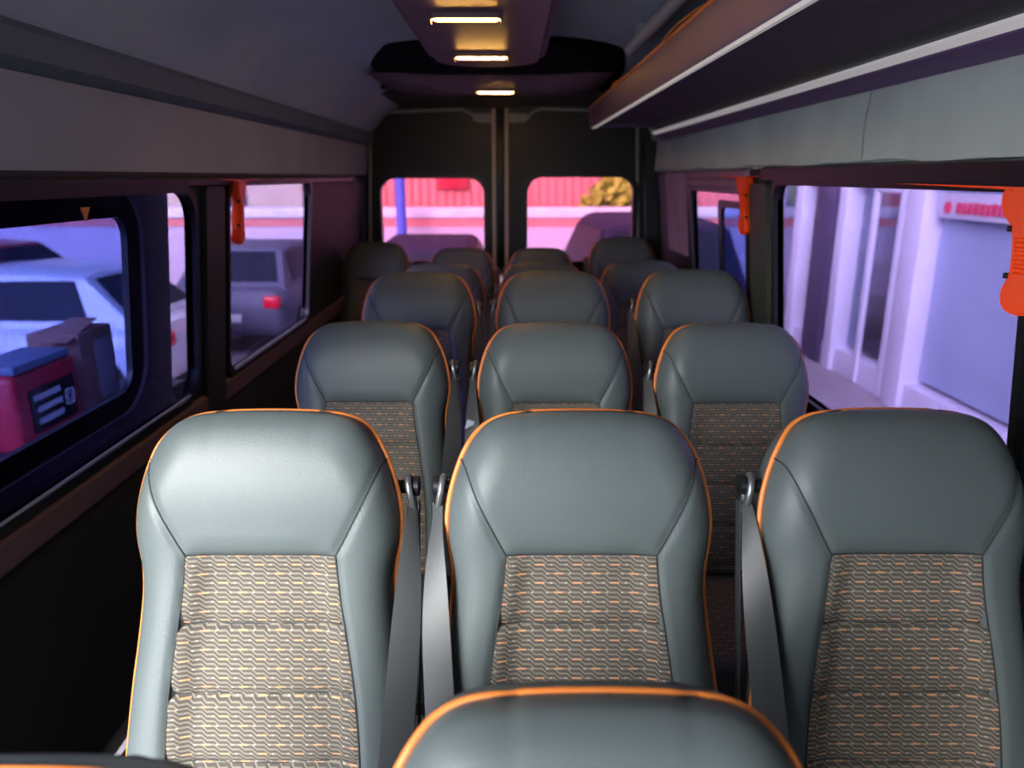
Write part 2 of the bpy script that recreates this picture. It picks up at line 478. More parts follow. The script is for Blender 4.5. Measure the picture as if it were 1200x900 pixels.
# ceiling duct
dt_out = []
for i in range(13):
    q = PI * i / 12
    dt_out.append((-0.095 + 0.215 * math.cos(q) , 3.02 + 0.20 * math.sin(q)))
dt_out = [(0.12, -1.2)] + dt_out + [(-0.31, -1.2)]
bm = bmesh.new()
add_plate(bm, dt_out, [], -0.425, -0.528, lambda a, b, t: (a + (0.0 if t > -0.5 else (0.03 if a > -0.095 else -0.03)), b, H - t))
es = [e for e in bm.edges if all(abs(v.co.z - (H + 0.425)) < 1e-4 for v in e.verts) and len(e.link_faces) == 2 and any(abs(f.normal.z) < 0.9 for f in e.link_faces)]
bmesh.ops.recalc_face_normals(bm, faces=bm.faces[:])
es = [e for e in bm.edges if all(abs(v.co.z - (H + 0.425)) < 1e-4 for v in e.verts) and e.calc_face_angle(0) > 0.5]
bmesh.ops.bevel(bm, geom=es, offset=0.02, segments=3, affect='EDGES')
duct = tag(obj('ceiling_duct', bm, DUCT), 'mauve rounded ventilation duct running along the middle of the ceiling', 'duct')
def lamp(x, y, d_, w, label):
    t = empty('ceiling_light', (x, y, H - d_), label, 'light', 'warm ceiling light strips')
    bm = bmesh.new()
    add_plate(bm, rr(-w / 2 - 0.008, -0.022, w / 2 + 0.008, 0.022, 0.02, 4), [rr(-w / 2, -0.014, w / 2, 0.014, 0.013, 4)], -0.010, 0.004, lambda a, b, q: (a, b, q))
    for sg in (-1, 1): add_box(bm, (sg * (w / 2 + 0.004), 0, -0.013), (0.006, 0.034, 0.020), 0.003)  # end walls added to keep lamp light off the rack
    obj('frame', bm, DUCT, t)
    bm = bmesh.new()
    add_tube(bm, [(-w / 2 + 0.002, 0, -0.003), (-w / 2 + 0.010, 0, -0.003), (w / 2 - 0.010, 0, -0.003), (w / 2 - 0.002, 0, -0.003)], [0.006, 0.012, 0.012, 0.006], 12)
    obj('diffuser', bm, LAMP, t)
lamp(-0.125, 2.19, -0.421, 0.185, 'glowing warm light strip nearest the camera on the ceiling duct')
lamp(-0.110, 2.86, -0.421, 0.185, 'glowing warm light strip near the rounded far end of the ceiling duct')
lamp(-0.085, 4.05, -0.428, 0.185, 'glowing warm light strip just above the rear doors, behind the duct')

# ------------------------------------------------------------------ luggage rack on the right
rk = empty('luggage_rack', (0.65, 2.2, H + 0.3), 'long mauve overhead luggage rack along the right side', 'rack')
def inrack(o): o.parent = rk; o.matrix_parent_inverse = Matrix.Translation((-0.65, -2.2, -(H + 0.3))); return o
RY0, RY1 = -0.4, 4.36
inrack(extrude_y('front_rail', [(0.428, -0.358), (0.440, -0.362), (0.464, -0.30), (0.468, -0.272), (0.458, -0.262), (0.444, -0.265), (0.430, -0.325)], RY0, RY1, RACKP))
inrack(tube('piping', [(0.431, RY0, H + 0.363), (0.431, RY1 - 0.02, H + 0.363)], 0.0075, PIPING))
inrack(extrude_y('white_strip', [(0.448, -0.262), (0.449, -0.254), (0.476, -0.2635), (0.476, -0.275)], RY0, RY1 - 0.03, STRIP))
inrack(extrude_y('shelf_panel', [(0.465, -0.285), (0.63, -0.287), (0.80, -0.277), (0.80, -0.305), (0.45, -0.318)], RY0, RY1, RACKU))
inrack(extrude_y('painted_shade_channel', [(0.80, -0.284), (0.853, -0.262), (0.853, -0.31), (0.80, -0.31)], RY0, RY1 + 0.2, BLACKP))  # black infill stands in for the shade in the recess
inrack(extrude_y('wall_white_strip', [(0.851, -0.255), (0.869, -0.244), (0.869, -0.252), (0.851, -0.262)], RY0, RY1 + 0.35, STRIP))
inrack(extrude_y('wall_rail', [(0.870, -0.262), (0.870, -0.240), (0.878, -0.232), (0.918, -0.212), (0.926, -0.225), (0.92, -0.3), (0.87, -0.3)], RY0, RY1 + 0.36, RACKP))
bm = bmesh.new()
add_plate(bm, [(0.428, -0.358), (0.44, -0.365), (0.84, -0.31), (0.836, -0.266), (0.65, -0.268), (0.47, -0.262), (0.44, -0.26)], [], RY1 - 0.002, RY1 + 0.02, lambda a, b, t: (a, t, H - b))
inrack(obj('end_cap', bm, RACKP))
rail = tag(tube('grab_rail', [(0.45, -0.4, H + 0.462), (0.45, 1.4, H + 0.462), (0.45, 3.02, H + 0.462)], 0.022, RAIL, None, 14), 'pale grey straight rail under the ceiling above the luggage rack', 'rail')
for i in range(4):
    y = 0.1 + i * 0.91
    bm = bmesh.new(); add_box(bm, (0.45, y, H + 0.497), (0.03, 0.05, 0.05), 0.006)
    obj('bracket', bm, RAIL, rail)
wp = [(0.47 + 0.016 * math.sin(y * 5.0), y, H + 0.380 + 0.022 * abs(math.sin(y * 2.1))) for y in [0.1 + 0.1 * k for k in range(36)]]
tag(tube('cable', wp, 0.004, WIRE, None, 6), 'loose orange cable lying along the top edge of the rack', 'cable')

# ------------------------------------------------------------------ seats
RHO = math.radians(15)
SR, CR = math.sin(RHO), math.cos(RHO)
ZT = 1.204        # top of the backrest
YO = 0.38
def S(u, v, w=0.0):
    return Vector((u, YO - v * SR - w * CR, ZT - v * CR + w * SR))
OUT = [(0.085, 0.0), (0.105, 0.001), (0.126, 0.005), (0.146, 0.013), (0.163, 0.025), (0.178, 0.043), (0.191, 0.066), (0.202, 0.095), (0.2105, 0.125), (0.2165, 0.155), (0.2195, 0.185),
       (0.2195, 0.208), (0.217, 0.23), (0.212, 0.255), (0.2095, 0.28), (0.2095, 0.31), (0.213, 0.35), (0.219, 0.40), (0.226, 0.45), (0.233, 0.51), (0.240, 0.58), (0.246, 0.65), (0.247, 0.71), (0.243, 0.745)]
OUT = [(h_, v_ + 0.010 * max(0.0, 1 - v_ / 0.2)) for h_, v_ in OUT]
def catmull(p, n):
    o = []
    for i in range(len(p) - 1):
        p0 = p[max(i - 1, 0)]; p1 = p[i]; p2 = p[i + 1]; p3 = p[min(i + 2, len(p) - 1)]
        for k in range(n):
            t = k / n
            o.append(tuple(0.5 * ((2 * p1[j]) + (-p0[j] + p2[j]) * t + (2 * p0[j] - 5 * p1[j] + 4 * p2[j] - p3[j]) * t * t + (-p0[j] + 3 * p1[j] - 3 * p2[j] + p3[j]) * t ** 3) for j in range(len(p1))))
    o.append(tuple(p[-1]))
    return o
SIDE = catmull(OUT, 4)
CROWN = 0.004
def topv(u): return OUT[0][1] - CROWN * max(0.0, 1 - (u / 0.11) ** 2)
FULL = [(-h, v) for h, v in SIDE[::-1]] + [(x * 0.085 / 6, topv(x * 0.085 / 6)) for x in range(-5, 6)] + SIDE
FULL_CLOSED = FULL + [FULL[0]]
def segd(px, py, poly):
    best = 9.0
    for (ax, ay), (bx, by) in zip(poly[:-1], poly[1:]):
        dx, dy = bx - ax, by - ay
        L = dx * dx + dy * dy
        t = 0 if L == 0 else max(0, min(1, ((px - ax) * dx + (py - ay) * dy) / L))
        q = (px - ax - t * dx) ** 2 + (py - ay - t * dy) ** 2
        if q < best: best = q
    return math.sqrt(best)
SEAMH = catmull([(0.198, 0.085), (0.188, 0.098), (0.168, 0.147), (0.140, 0.203), (0.122, 0.236)], 4)
INSH = catmull([(0.122, 0.236), (0.128, 0.30), (0.137, 0.36), (0.146, 0.42), (0.155, 0.50), (0.160, 0.60), (0.162, 0.735)], 4)
SEAMALL = SEAMH + INSH[1:]
def inshalf(v):
    for (a, b), (c, d) in zip(INSH[:-1], INSH[1:]):
        if b <= v <= d: return a + (c - a) * (v - b) / max(d - b, 1e-9)
    return INSH[0][0] if v < 0.236 else INSH[-1][0]
def sstep(x): x = max(0, min(1, x)); return x * x * (3 - 2 * x)
def wfront(u, v, groove=True):
    e = segd(u, v, FULL_CLOSED)
    R = 0.075 - 0.015 * sstep((v - 0.16) / 0.2)
    T = 0.056 + 0.014 * math.exp(-((v - 0.13) / 0.09) ** 2)
    x = min(e / R, 1.0)
    w = T * math.sqrt(max(0.0, 1 - (1 - x) ** 2.3))
    if v > 0.2:
        w -= 0.020 * sstep((v - 0.2) / 0.08) * sstep((inshalf(v) + 0.012 - abs(u)) / 0.06)
    if groove:
        ds = segd(abs(u), v, SEAMALL)
        if abs(u) < 0.122: ds = min(ds, abs(v - 0.236))
        w -= 0.0045 * math.exp(-(ds / 0.0065) ** 2)
    return w
def back0(v): return -0.020 * sstep(1 - (v - 0.01) / 0.06)     # the top edge is rolled to the back
def lift(v, w): return 0.011 * sstep(1 - (v - 0.01) / 0.07) * min(1.0, max(0.0, w) / 0.03)
def in_insert(u, v): return v > 0.24 and v < 0.733 and abs(u) < inshalf(v) - 0.004

def backrest_mesh():
    bm = bmesh.new()
    NC = 72
    ss = [math.sin(PI / 2 * (2 * i / NC - 1)) * 0.55 + (2 * i / NC - 1) * 0.45 for i in range(NC + 1)]
    side = []
    for i, p in enumerate(SIDE): side.append(p)
    vrows = side
    def pt(j, s):
        h, v = vrows[j]
        u = s * h
        return u, v + (topv(u) - OUT[0][1]) * max(0.0, 1 - v / 0.16) if j else topv(u)
    F = []; B = []
    for j in range(len(vrows)):
        a = []; b = []
        for i, s in enumerate(ss):
            u, v = pt(j, s)
            edge = j == 0 or j == len(vrows) - 1 or i in (0, NC)
            w0 = 0.0 if edge else wfront(u, v) - (0.022 * sstep((inshalf(v) - 0.002 - abs(u)) / 0.01) if in_insert(u, v) else 0)
            a.append(bm.verts.new(S(u, v - lift(v, w0), w0 + back0(v) * (1 - min(1.0, w0 / 0.05)))))
            if edge: wb = -0.055
            else:
                e = segd(u, v, FULL_CLOSED)
                x = min(e / 0.05, 1.0); wb = -0.055 - 0.032 * math.sqrt(max(0, 1 - (1 - x) ** 2))
            k = 0.985
            b.append(bm.verts.new(S(u * k, 0.006 + v * 0.99, wb)))
        F.append(a); B.append(b)
    R = len(vrows)
    for j in range(R - 1):
        for i in range(NC):
            bm.faces.new((F[j][i], F[j + 1][i], F[j + 1][i + 1], F[j][i + 1]))
            f = bm.faces.new((B[j][i], B[j][i + 1], B[j + 1][i + 1], B[j + 1][i]))
            f.material_index = 1
    ringF = F[0] + [F[j][NC] for j in range(1, R)] + F[R - 1][::-1][1:] + [F[j][0] for j in range(R - 2, 0, -1)]
    ringB = B[0] + [B[j][NC] for j in range(1, R)] + B[R - 1][::-1][1:] + [B[j][0] for j in range(R - 2, 0, -1)]
    n = len(ringF)
    for i in range(n):
        j = (i + 1) % n
        bm.faces.new((ringF[i], ringF[j], ringB[j], ringB[i]))
    return bm

def insert_mesh():
    bm = bmesh.new()
    uvl = bm.loops.layers.uv.new('UVMap')
    NU, NV = 40, 130
    v0, v1 = 0.2375, 0.733
    quilts = [0.354, 0.470, 0.585, 0.70]
    G = []; UV = {}
    for j in range(NV + 1):
        v = v0 + (v1 - v0) * j / NV
        h = inshalf(v) - 0.0015
        row = []
        for i in range(NU + 1):
            s = 2 * i / NU - 1
            u = s * h
            w = wfront(u, v, False)
            ed = min(h - abs(u), v - v0, v1 - v)
            w += 0.0035 * sstep(ed / 0.012) - 0.0045
            for q in quilts:
                sag = q + 0.003 * math.cos(u * 18) + 0.0008 * math.sin(u * 90)
                dq = v - sag
                w -= 0.012 * math.exp(-(abs(dq) / (0.006 if dq > 0 else 0.010)))
                w += 0.0025 * math.exp(-((dq - 0.016) / 0.010) ** 2)
            vt = bm.verts.new(S(u, v, w + 0.002))
            UV[vt] = (u + 0.3, 1 - v)
            row.append(vt)
        G.append(row)
    for j in range(NV):
        for i in range(NU):
            f = bm.faces.new((G[j][i], G[j + 1][i], G[j + 1][i + 1], G[j][i + 1]))
            for lp in f.loops: lp[uvl].uv = UV[lp.vert]
    return bm

def make_meshes():
    D = {}
    def keep(name, bm, m, m2=None, angle=50, recalc=True):
        if recalc: bmesh.ops.recalc_face_normals(bm, faces=bm.faces[:])
        me = bpy.data.meshes.new(name); bm.to_mesh(me); bm.free()
        me.materials.append(m)
        if m2: me.materials.append(m2)
        me.polygons.foreach_set('use_smooth', [True] * len(me.polygons))
        me.set_sharp_from_angle(angle=math.radians(angle))
        D[name] = me
    keep('backrest', backrest_mesh(), LEATHER, LEATHER_BACK, 70)
    keep('fabric_insert', insert_mesh(), FABRIC, None, 80, False)
    bm = bmesh.new()
    for q in (0.354, 0.470, 0.585, 0.70):
        pp = []
        for i in range(25):
            u = (2 * i / 24 - 1) * (inshalf(q) - 0.008)
            v = q + 0.003 * math.cos(u * 18) + 0.0008 * math.sin(u * 90)
            pp.append(S(u, v - 0.0005, wfront(u, v, False) - 0.0102))
        add_tube(bm, pp, 0.0019, 6)
    keep('quilt_seam', bm, SEAM)
    # piping around the outer edge
    bm = bmesh.new()
    pth = []
    for u, v in FULL:
        pth.append(S(u * 1.008, v - 0.001, 0.003 + back0(v)))
    add_tube(bm, pth, 0.0046, 8)
    keep('piping', bm, PIPING)
    # seam thread
    bm = bmesh.new()
    for sg in (-1, 1):
        add_tube(bm, [S(sg * a, b, wfront(sg * a, b) + 0.0006) for a, b in SEAMALL], 0.0017, 6)
    add_tube(bm, [S(x * 0.122 / 12, 0.236, wfront(x * 0.122 / 12, 0.236) + 0.0006) for x in range(-12, 13)], 0.0014, 6)
    keep('seam', bm, SEAM)
    # cushion
    bm = bmesh.new()
    add_box(bm, (0, -0.01, 0.435), (0.46, 0.46, 0.13), 0.045, None, 4)
    keep('seat_cushion', bm, LEATHER)
    bm = bmesh.new(); uvl = bm.loops.layers.uv.new('UVMap')
    g = []
    for j in range(13):
        r_ = []
        for i in range(13):
            x = (i / 12 - .5) * 0.30; y = -0.02 + (j / 12 - .5) * 0.36
            z = 0.5005 + 0.004 * (1 - (2 * i / 12 - 1) ** 4) * (1 - (2 * j / 12 - 1) ** 4)
            r_.append(bm.verts.new((x, y, z)))
        g.append(r_)
    for j in range(12):
        for i in range(12):
            f = bm.faces.new((g[j][i], g[j][i + 1], g[j + 1][i + 1], g[j + 1][i]))
            for lp in f.loops: lp[uvl].uv = (lp.vert.co.x + .3, lp.vert.co.y + 1)
    keep('cushion_fabric', bm, FABRIC, None, 80, False)
    bm = bmesh.new()
    add_box(bm, (0, 0.0, 0.35), (0.40, 0.42, 0.04), 0.008)
    keep('seat_frame', bm, STEEL)
    for sg, nm in ((-1, 'leg_a'), (1, 'leg_b')):
        bm = bmesh.new()
        add_box(bm, (sg * 0.16, 0.02, 0.175), (0.04, 0.07, 0.32), 0.006)
        add_box(bm, (sg * 0.16, 0.0, 0.0125), (0.06, 0.36, 0.025), 0.006)
        keep(nm, bm, STEEL)
    for sg, nm in ((-1, 'L'), (1, 'R')):
        # guide: short arm from the backrest with a round cap
        bm = bmesh.new()
        add_tube(bm, [S(sg * 0.180, 0.138, -0.030), S(sg * 0.215, 0.137, -0.030), S(sg * 0.234, 0.135, -0.028)], [0.017, 0.0125, 0.012], 14)
        add_tube(bm, [S(sg * 0.2365, 0.135, -0.028), S(sg * 0.2385, 0.135, -0.028), S(sg * 0.247, 0.135, -0.028), S(sg * 0.249, 0.135, -0.028)], [0.0145, 0.0178, 0.0178, 0.014], 18)
        keep('guide' + nm, bm, BLACKP)
        bm = bmesh.new()
        lp = []
        for k in range(24):
            q = 2 * PI * k / 24
            dv = 0.030 * math.sin(q); dw = 0.0145 * math.cos(q) * (1 - 0.25 * math.sin(q))
            lp.append(S(sg * (0.2345 + 0.005 * math.sin(q)), 0.148 + dv, -0.022 + dw))
        add_tube(bm, lp, 0.0062, 8, closed=True)
        keep('ring' + nm, bm, RING)
        # webbing from the ring down past the bolster to the hip
        st = catmull([(0.237, 0.166, -0.014, 0.009, 0.6), (0.238, 0.20, 0.006, 0.014, 0.75), (0.238, 0.27, 0.030, 0.020, 0.45), (0.235, 0.36, 0.052, 0.024, 0.25), (0.228, 0.47, 0.068, 0.0255, 0.25), (0.219, 0.58, 0.078, 0.0255, 0.12), (0.206, 0.70, 0.088, 0.0255, 0.05)], 5)
        bm = bmesh.new()
        prev = None
        for u, v, w, hw, tw in st:
            c = S(sg * u, v, w)
            a = Vector((math.cos(tw), -math.sin(tw) * sg * -1, 0)) if False else Vector((math.cos(tw) , 0, 0)) + (S(0, 0, 1) - S(0, 0, 0)) * (-sg * math.sin(tw))
            a.normalize()
            nrm = (S(0, 0, 1) - S(0, 0, 0)).normalized()
            n_ = (nrm - a * nrm.dot(a)).normalized() * 0.0009
            bow = n_ * 2.5
            q = [bm.verts.new(c - a * hw + n_), bm.verts.new(c + bow + n_), bm.verts.new(c + a * hw + n_), bm.verts.new(c + a * hw - n_), bm.verts.new(c + bow - n_), bm.verts.new(c - a * hw - n_)]
            if prev:
                for k in range(6): bm.faces.new((prev[k], prev[(k + 1) % 6], q[(k + 1) % 6], q[k]))
            else: bm.faces.new(q)
            prev = q
        bm.faces.new(prev[::-1])
        # the run behind, straight down to the reel
        prev = None
        for v in (0.162, 0.3, 0.5, 0.7):
            c = S(sg * 0.247, v, -0.030)
            q = [bm.verts.new(c + Vector((dx, 0, 0)) + (S(0, 0, 1) - S(0, 0, 0)) * dw) for dx, dw in ((-0.001, -0.012), (0.001, -0.012), (0.001, 0.012), (-0.001, 0.012))]
            if prev:
                for k in range(4): bm.faces.new((prev[k], prev[(k + 1) % 4], q[(k + 1) % 4], q[k]))
            else: bm.faces.new(q)
            prev = q
        bm.faces.new(prev[::-1])
        keep('belt' + nm, bm, BELT)
    return D
MD = make_meshes()
def part(name, me, parent):
    o = bpy.data.objects.new(name, me); col.objects.link(o); o.parent = parent; return o
def seat(x, ytop, d_, side, label, group, tag_=None, hook=False):
    dz = (H - d_ - 0.001) - ZT
    t = empty('passenger_seat', (x, ytop - YO, 0), label, 'seat', group)
    kids = []
    b = part('backrest', MD['backrest'], t); kids.append(b)
    i_ = part('fabric_insert', MD['fabric_insert'], t); kids.append(i_)
    i_['label'] = 'patterned fabric centre panel with orange dashes'
    part('quilt_seam', MD['quilt_seam'], i_)
    p_ = part('piping', MD['piping'], t); kids.append(p_); p_['label'] = 'orange edge piping'
    part('seam', MD['seam'], b)
    c_ = part('seat_cushion', MD['seat_cushion'], t); kids.append(c_)
    part('cushion_fabric', MD['cushion_fabric'], c_)
    kids.append(part('seat_frame', MD['seat_frame'], t))
    g = part('belt_guide', MD['guide' + side], t); kids.append(g)
    part('belt_ring', MD['ring' + side], g)
    s_ = part('seat_belt', MD['belt' + side], t); kids.append(s_)
    sg = 1 if side == 'R' else -1
    if tag_:
        u, v, w, m = tag_
        bm = bmesh.new(); add_box(bm, (0, 0, 0), (0.022, 0.002, 0.034), 0.003)
        o = obj('belt_tag', bm, m, s_); o.location = S(u, v, w); o.rotation_euler = (RHO, 0.25, 0)
    if hook:
        bm = bmesh.new(); add_box(bm, S(-0.209, 0.262, 0.008), (0.007, 0.012, 0.026), 0.002)
        kids.append(obj('clip', bm, BLACKP, t))
    for o in kids: o.location.z = dz
    for nm in ('leg_a', 'leg_b'):
        o = part('leg', MD[nm], t); o.scale.z = (0.335 + dz) / 0.335
    return t
GRP = 'grey leather seats with orange piping, in rows'
seat(-0.43, 0.50, 0.480, 'R', 'grey seat at the bottom left corner, only its orange piped top edge showing', GRP)
seat(0.083, 0.60, 0.479, 'L', 'nearest grey seat, only its headrest top rising from the bottom middle edge', GRP)
rows_ = [
    (1, 1.182, (-0.408, 0.112, 0.639), (0.376, 0.376, 0.374)),
    (2, 2.10, (-0.404, 0.124, 0.636), (0.400, 0.403, 0.404)),
    (3, 2.90, (-0.365, 0.161, 0.708), (0.357, 0.352, 0.348)),
    (4, 3.78, (-0.36, 0.155, 0.662), (0.420, 0.414, 0.408)),
]
rowname = {1: 'first full row with the whole fabric panel in view', 2: 'second full row, partly hidden behind the big front seats', 3: 'third full row, dim and lit by the ceiling lamps', 4: 'fourth full row, mostly hidden, in front of the rear bench'}
place = ['left seat of the ', 'middle seat of the ', 'right seat of the ']
special = {(1, 0): 'large grey leather seat on the left with the brightest beige fabric panel',
           (1, 1): 'large grey leather seat in the middle, right behind the cut off nearest headrest',
           (1, 2): 'large grey leather seat on the right beside the hazy window, dark fabric panel',
           (2, 0): 'mid-size grey seat directly behind the large bright left seat',
           (2, 1): 'mid-size grey seat directly behind the large middle seat, only a fabric strip showing',
           (2, 2): 'mid-size mauve-lit grey seat directly behind the large right window seat',
           (3, 0): 'dark third-row seat on the left, below the left rear door window',
           (3, 1): 'third-row seat in the middle with a warm lamp glow on its top',
           (3, 2): 'dark third-row seat on the right, beside the window pillar with the hammer',
           (4, 0): 'far fourth-row seat on the left, narrow top showing over the one ahead',
           (4, 1): 'far fourth-row seat in the middle, thin brown lit top edge showing',
           (4, 2): 'far fourth-row seat on the right, bluish top beside the black bench seat'}
for r_, y, xs, ds in rows_:
    for k in range(3):
        tg = None
        if (r_, k) == (1, 0): tg = (0.205, 0.60, 0.076, TAGW)
        if (r_, k) == (2, 1): tg = (-0.245, 0.30, 0.04, TAGB)
        seat(xs[k], y, ds[k], 'R' if k == 0 else 'L', special[(r_, k)], GRP, tg, (r_, k) == (1, 0))
for x, d_, lb in ((-0.81, 0.374, 'black rear bench seat at the far left, against the left rear corner'),
                  (-0.30, 0.408, 'rear bench seat under the left rear door window, left of the door gap'),
                  (0.172, 0.408, 'rear bench seat just right of the gap between the rear doors'),
                  (0.655, 0.345, 'black rear bench seat at the far right, under the right rear door window')):
    seat(x, 4.46, d_, 'R' if x < 0 else 'L', lb, 'seats of the rear bench').scale.x = 0.91

# ------------------------------------------------------------------ emergency hammers
def hammer(wall, yc, d0, label, turn=0.0, sc=1.0):
    ct, st_ = math.cos(turn), math.sin(turn)
    def f(a, b, t):          # turned about the vertical so that its face looks a little to the front
        da = a - yc
        return wall(yc + da * ct + t * st_, b, t * ct - da * st_ - 0.046 * st_)
    x, yy, z = f(yc, d0 + 0.11, -0.02)
    t = empty('emergency_hammer', (x, yy, z), label, 'hammer', 'orange emergency hammers')
    org = Vector((x, yy, z))
    half = catmull([(0.0, 0.0), (0.022, 0.0), (0.036, 0.004), (0.040, 0.022), (0.036, 0.045), (0.024, 0.062), (0.019, 0.080), (0.018, 0.11), (0.019, 0.145), (0.024, 0.162), (0.030, 0.180), (0.030, 0.200), (0.020, 0.216), (0.0, 0.222)], 3)
    out = [(yc + a * sc, d0 + b * sc) for a, b in half] + [(yc - a * sc, d0 + b * sc) for a, b in half[-2:0:-1]]
    bm = bmesh.new()
    add_plate(bm, out, [], -0.036, -0.004, lambda a, b, q: Vector(f(a, b, q)) - org)
    bmesh.ops.recalc_face_normals(bm, faces=bm.faces[:])
    es = [e for e in bm.edges if len(e.link_faces) == 2 and e.calc_face_angle(0) > 0.9]
    bmesh.ops.bevel(bm, geom=es, offset=0.005, segments=3, affect='EDGES')
    obj('holder', bm, ORANGE, t)
    bm = bmesh.new()
    for k in range(9):
        b_ = d0 + (0.085 + k * 0.0075) * sc
        add_tube(bm, [Vector(f(yc - 0.011, b_, -0.0365)) - org, Vector(f(yc + 0.011, b_, -0.0365)) - org], 0.0022, 6)
    obj('grip_ribs', bm, ORANGE, t)
    for b_ in (0.070, 0.152):
        for s_ in (-1, 1):
            tube('pin', [Vector(f(yc + s_ * 0.02, d0 + b_, -0.03)) - org, Vector(f(yc + s_ * 0.027, d0 + b_, -0.03)) - org], 0.0055, BLACKP, t, 10)
    # thin steel tether loop
    lp = [Vector(f(yc - 0.022 - 0.03 * math.sin(PI * k / 14), d0 + 0.06 + 0.12 * k / 14, -0.016)) - org for k in range(15)]
    tube('tether', lp, 0.0018, RING, t, 6)
hammer(fr, 1.312, 0.018, 'orange emergency hammer at the right edge of the photo, nearest to the camera', 0.6)
hammer(fr, 2.955, 0.0, 'orange emergency hammer between the two windows on the right wall', 0.25)
hammer(fl, 2.645, 0.012, 'orange emergency hammer on the left wall beside the window pillar')
bm = bmesh.new()
add_plate(bm, [(1.721, 0.068), (1.757, 0.068), (1.739, 0.098)], [], 0.006, 0.0095, fl)
tag(obj('sticker', bm, mat('orange_sticker', (232, 150, 70), 0.6)), 'small orange triangle sticker at the top of the left window glass', 'sticker')

# ------------------------------------------------------------------ outside, left: the van's own side door slid back along the body
WHITEP = mat('white_car_paint', (222, 224, 230), 0.25, var=0.02, coat=0.5)
sd = empty('sliding_door', (-1.26, 1.6, GROUND + 0.35), 'white slid-back side door with a dark framed window, outside the left window', 'door')
def fs(a, b, t): return (-(1.045 + 0.1 * b) - t, a, H - b)
def insd(o): o.parent = sd; o.matrix_parent_inverse = Matrix.Translation((1.26, -1.6, -(GROUND + 0.35))); return o
so = rr(0.62, -0.05, 2.31, 1.75, 0.05)
sw = rr(0.70, 0.03, 2.15, 0.66, 0.14)
insd(plate('door_panel', so, [sw], 0.0, 0.06, fs, WHITEP))
gw = rr(1.42, 0.105, 2.08, 0.60, 0.06)
insd(plate('window_frame', rr(0.685, 0.015, 2.165, 0.675, 0.15), [gw], 0.012, 0.03, fs, RUBBER))
insd(plate('pane', rr(1.40, 0.09, 2.10, 0.62, 0.07), [], 0.032, 0.036, fs, GL_DOOR))
# a bench outside with a red box and a cardboard box
WOOD = mat('bench_grey', (70, 74, 80), 0.6)
bt = empty('work_bench', (-1.46, 2.15, GROUND), 'dark grey narrow bench standing just outside the left window', 'bench')
box('bench_top', (0, 0, 1.59), (0.34, 1.3, 0.04), WOOD, bt, 0.005)
for dx in (-0.14, 0.14):
    for dy in (-0.58, 0.58):
        box('leg', (dx, dy, 0.785), (0.05, 0.05, 1.57), WOOD, bt, 0.004)
BZ = GROUND + 1.61
REDB = mat('red_plastic', (206, 40, 62), 0.4)
rb = empty('tool_case', (-1.47, 2.12, BZ), 'red box with a black label standing outside behind the left window', 'box')
box('body', (0, 0, 0.115), (0.16, 0.30, 0.23), REDB, rb, 0.02, None, 3)
box('lid', (0, 0, 0.242), (0.15, 0.27, 0.026), mat('blue_grey_lid', (110, 130, 160), 0.5), rb, 0.008)
lbp = box('label_plate', (0.0815, 0.01, 0.11), (0.004, 0.22, 0.13), BLACKP, rb, 0.001)
bm = bmesh.new()
for k in range(3):
    y = -0.085
    while y < 0.035 + 0.008 * (k == 0):
        w_ = random.choice((0.006, 0.008, 0.010))
        add_box(bm, (0.0845, y + w_ / 2 + 0.01 * (k > 0), 0.148 - k * 0.036), (0.002, w_, 0.018))
        y += w_ + 0.003
obj('lettering', bm, TAGW, lbp)
bm = bmesh.new()
add_plate(bm, rr(0.062, 0.085, 0.108, 0.135, 0.008, 3), [rr(0.068, 0.091, 0.102, 0.129, 0.006, 3)], 0.0838, 0.0858, lambda a, b, t: (t, a, b))
add_tube(bm, [(0.085, 0.085 + 0.011 * math.cos(q), 0.110 + 0.013 * math.sin(q)) for q in [2 * PI * k / 12 for k in range(12)]], 0.0022, 6, closed=True)
obj('emblem', bm, TAGW, lbp)
CARD = mat('cardboard', (150, 110, 100), 0.9)
cb = empty('cardboard_box', (-1.485, 2.42, BZ), 'brown cardboard box standing behind the red box outside the left window', 'box')
box('carton', (0, 0, 0.14), (0.17, 0.20, 0.28), CARD, cb, 0.003)
box('flap', (0.03, -0.05, 0.285), (0.09, 0.19, 0.004), CARD, cb, 0.001, Matrix.Rotation(0.25, 3, 'X'))
box('printed_label', (0.0855, 0.03, 0.14), (0.002, 0.1, 0.2), mat('pale_label', (180, 170, 175), 0.8), cb)

# ------------------------------------------------------------------ outside: ground, walls, cars
struct(box('ground', (0, 6, GROUND - 0.05), (60, 50, 0.1), mat('pale_pavement', (176, 164, 168), 0.85, var=0.12, vscale=0.8, bump=0.2, bscale=30)))
WALLW = mat('pale_boundary_wall', (214, 196, 210), 0.85, var=0.04, vscale=0.7)
WALLRED = mat('red_facade', (240, 140, 136), 0.7, var=0.08, vscale=0.9)
bw = empty('boundary_wall', (0, 15.4, GROUND), 'long pale low wall across the yard behind the van', 'wall')
box('wall', (-4, 0, 0.79), (26, 0.3, 1.58), WALLW, bw, 0.01)
box('coping', (-4, -0.02, 1.68), (26, 0.42, 0.20), mat('white_coping', (245, 236, 240), 0.7), bw, 0.02)
box('red_stripe', (-4, -0.16, 1.48), (26, 0.03, 0.14), WALLRED, bw)
rbld = empty('red_building', (1.0, 19.4, GROUND), 'red facade rising behind the low wall, seen through the rear door windows', 'building')
bm = bmesh.new()
add_box(bm, (0, 0, 2.4), (9, 3, 4.8), 0.03)
for k in range(44): add_box(bm, (-4.4 + k * 0.2, -1.52, 2.5), (0.06, 0.05, 4.4), 0.01)
obj('facade', bm, WALLRED, rbld)
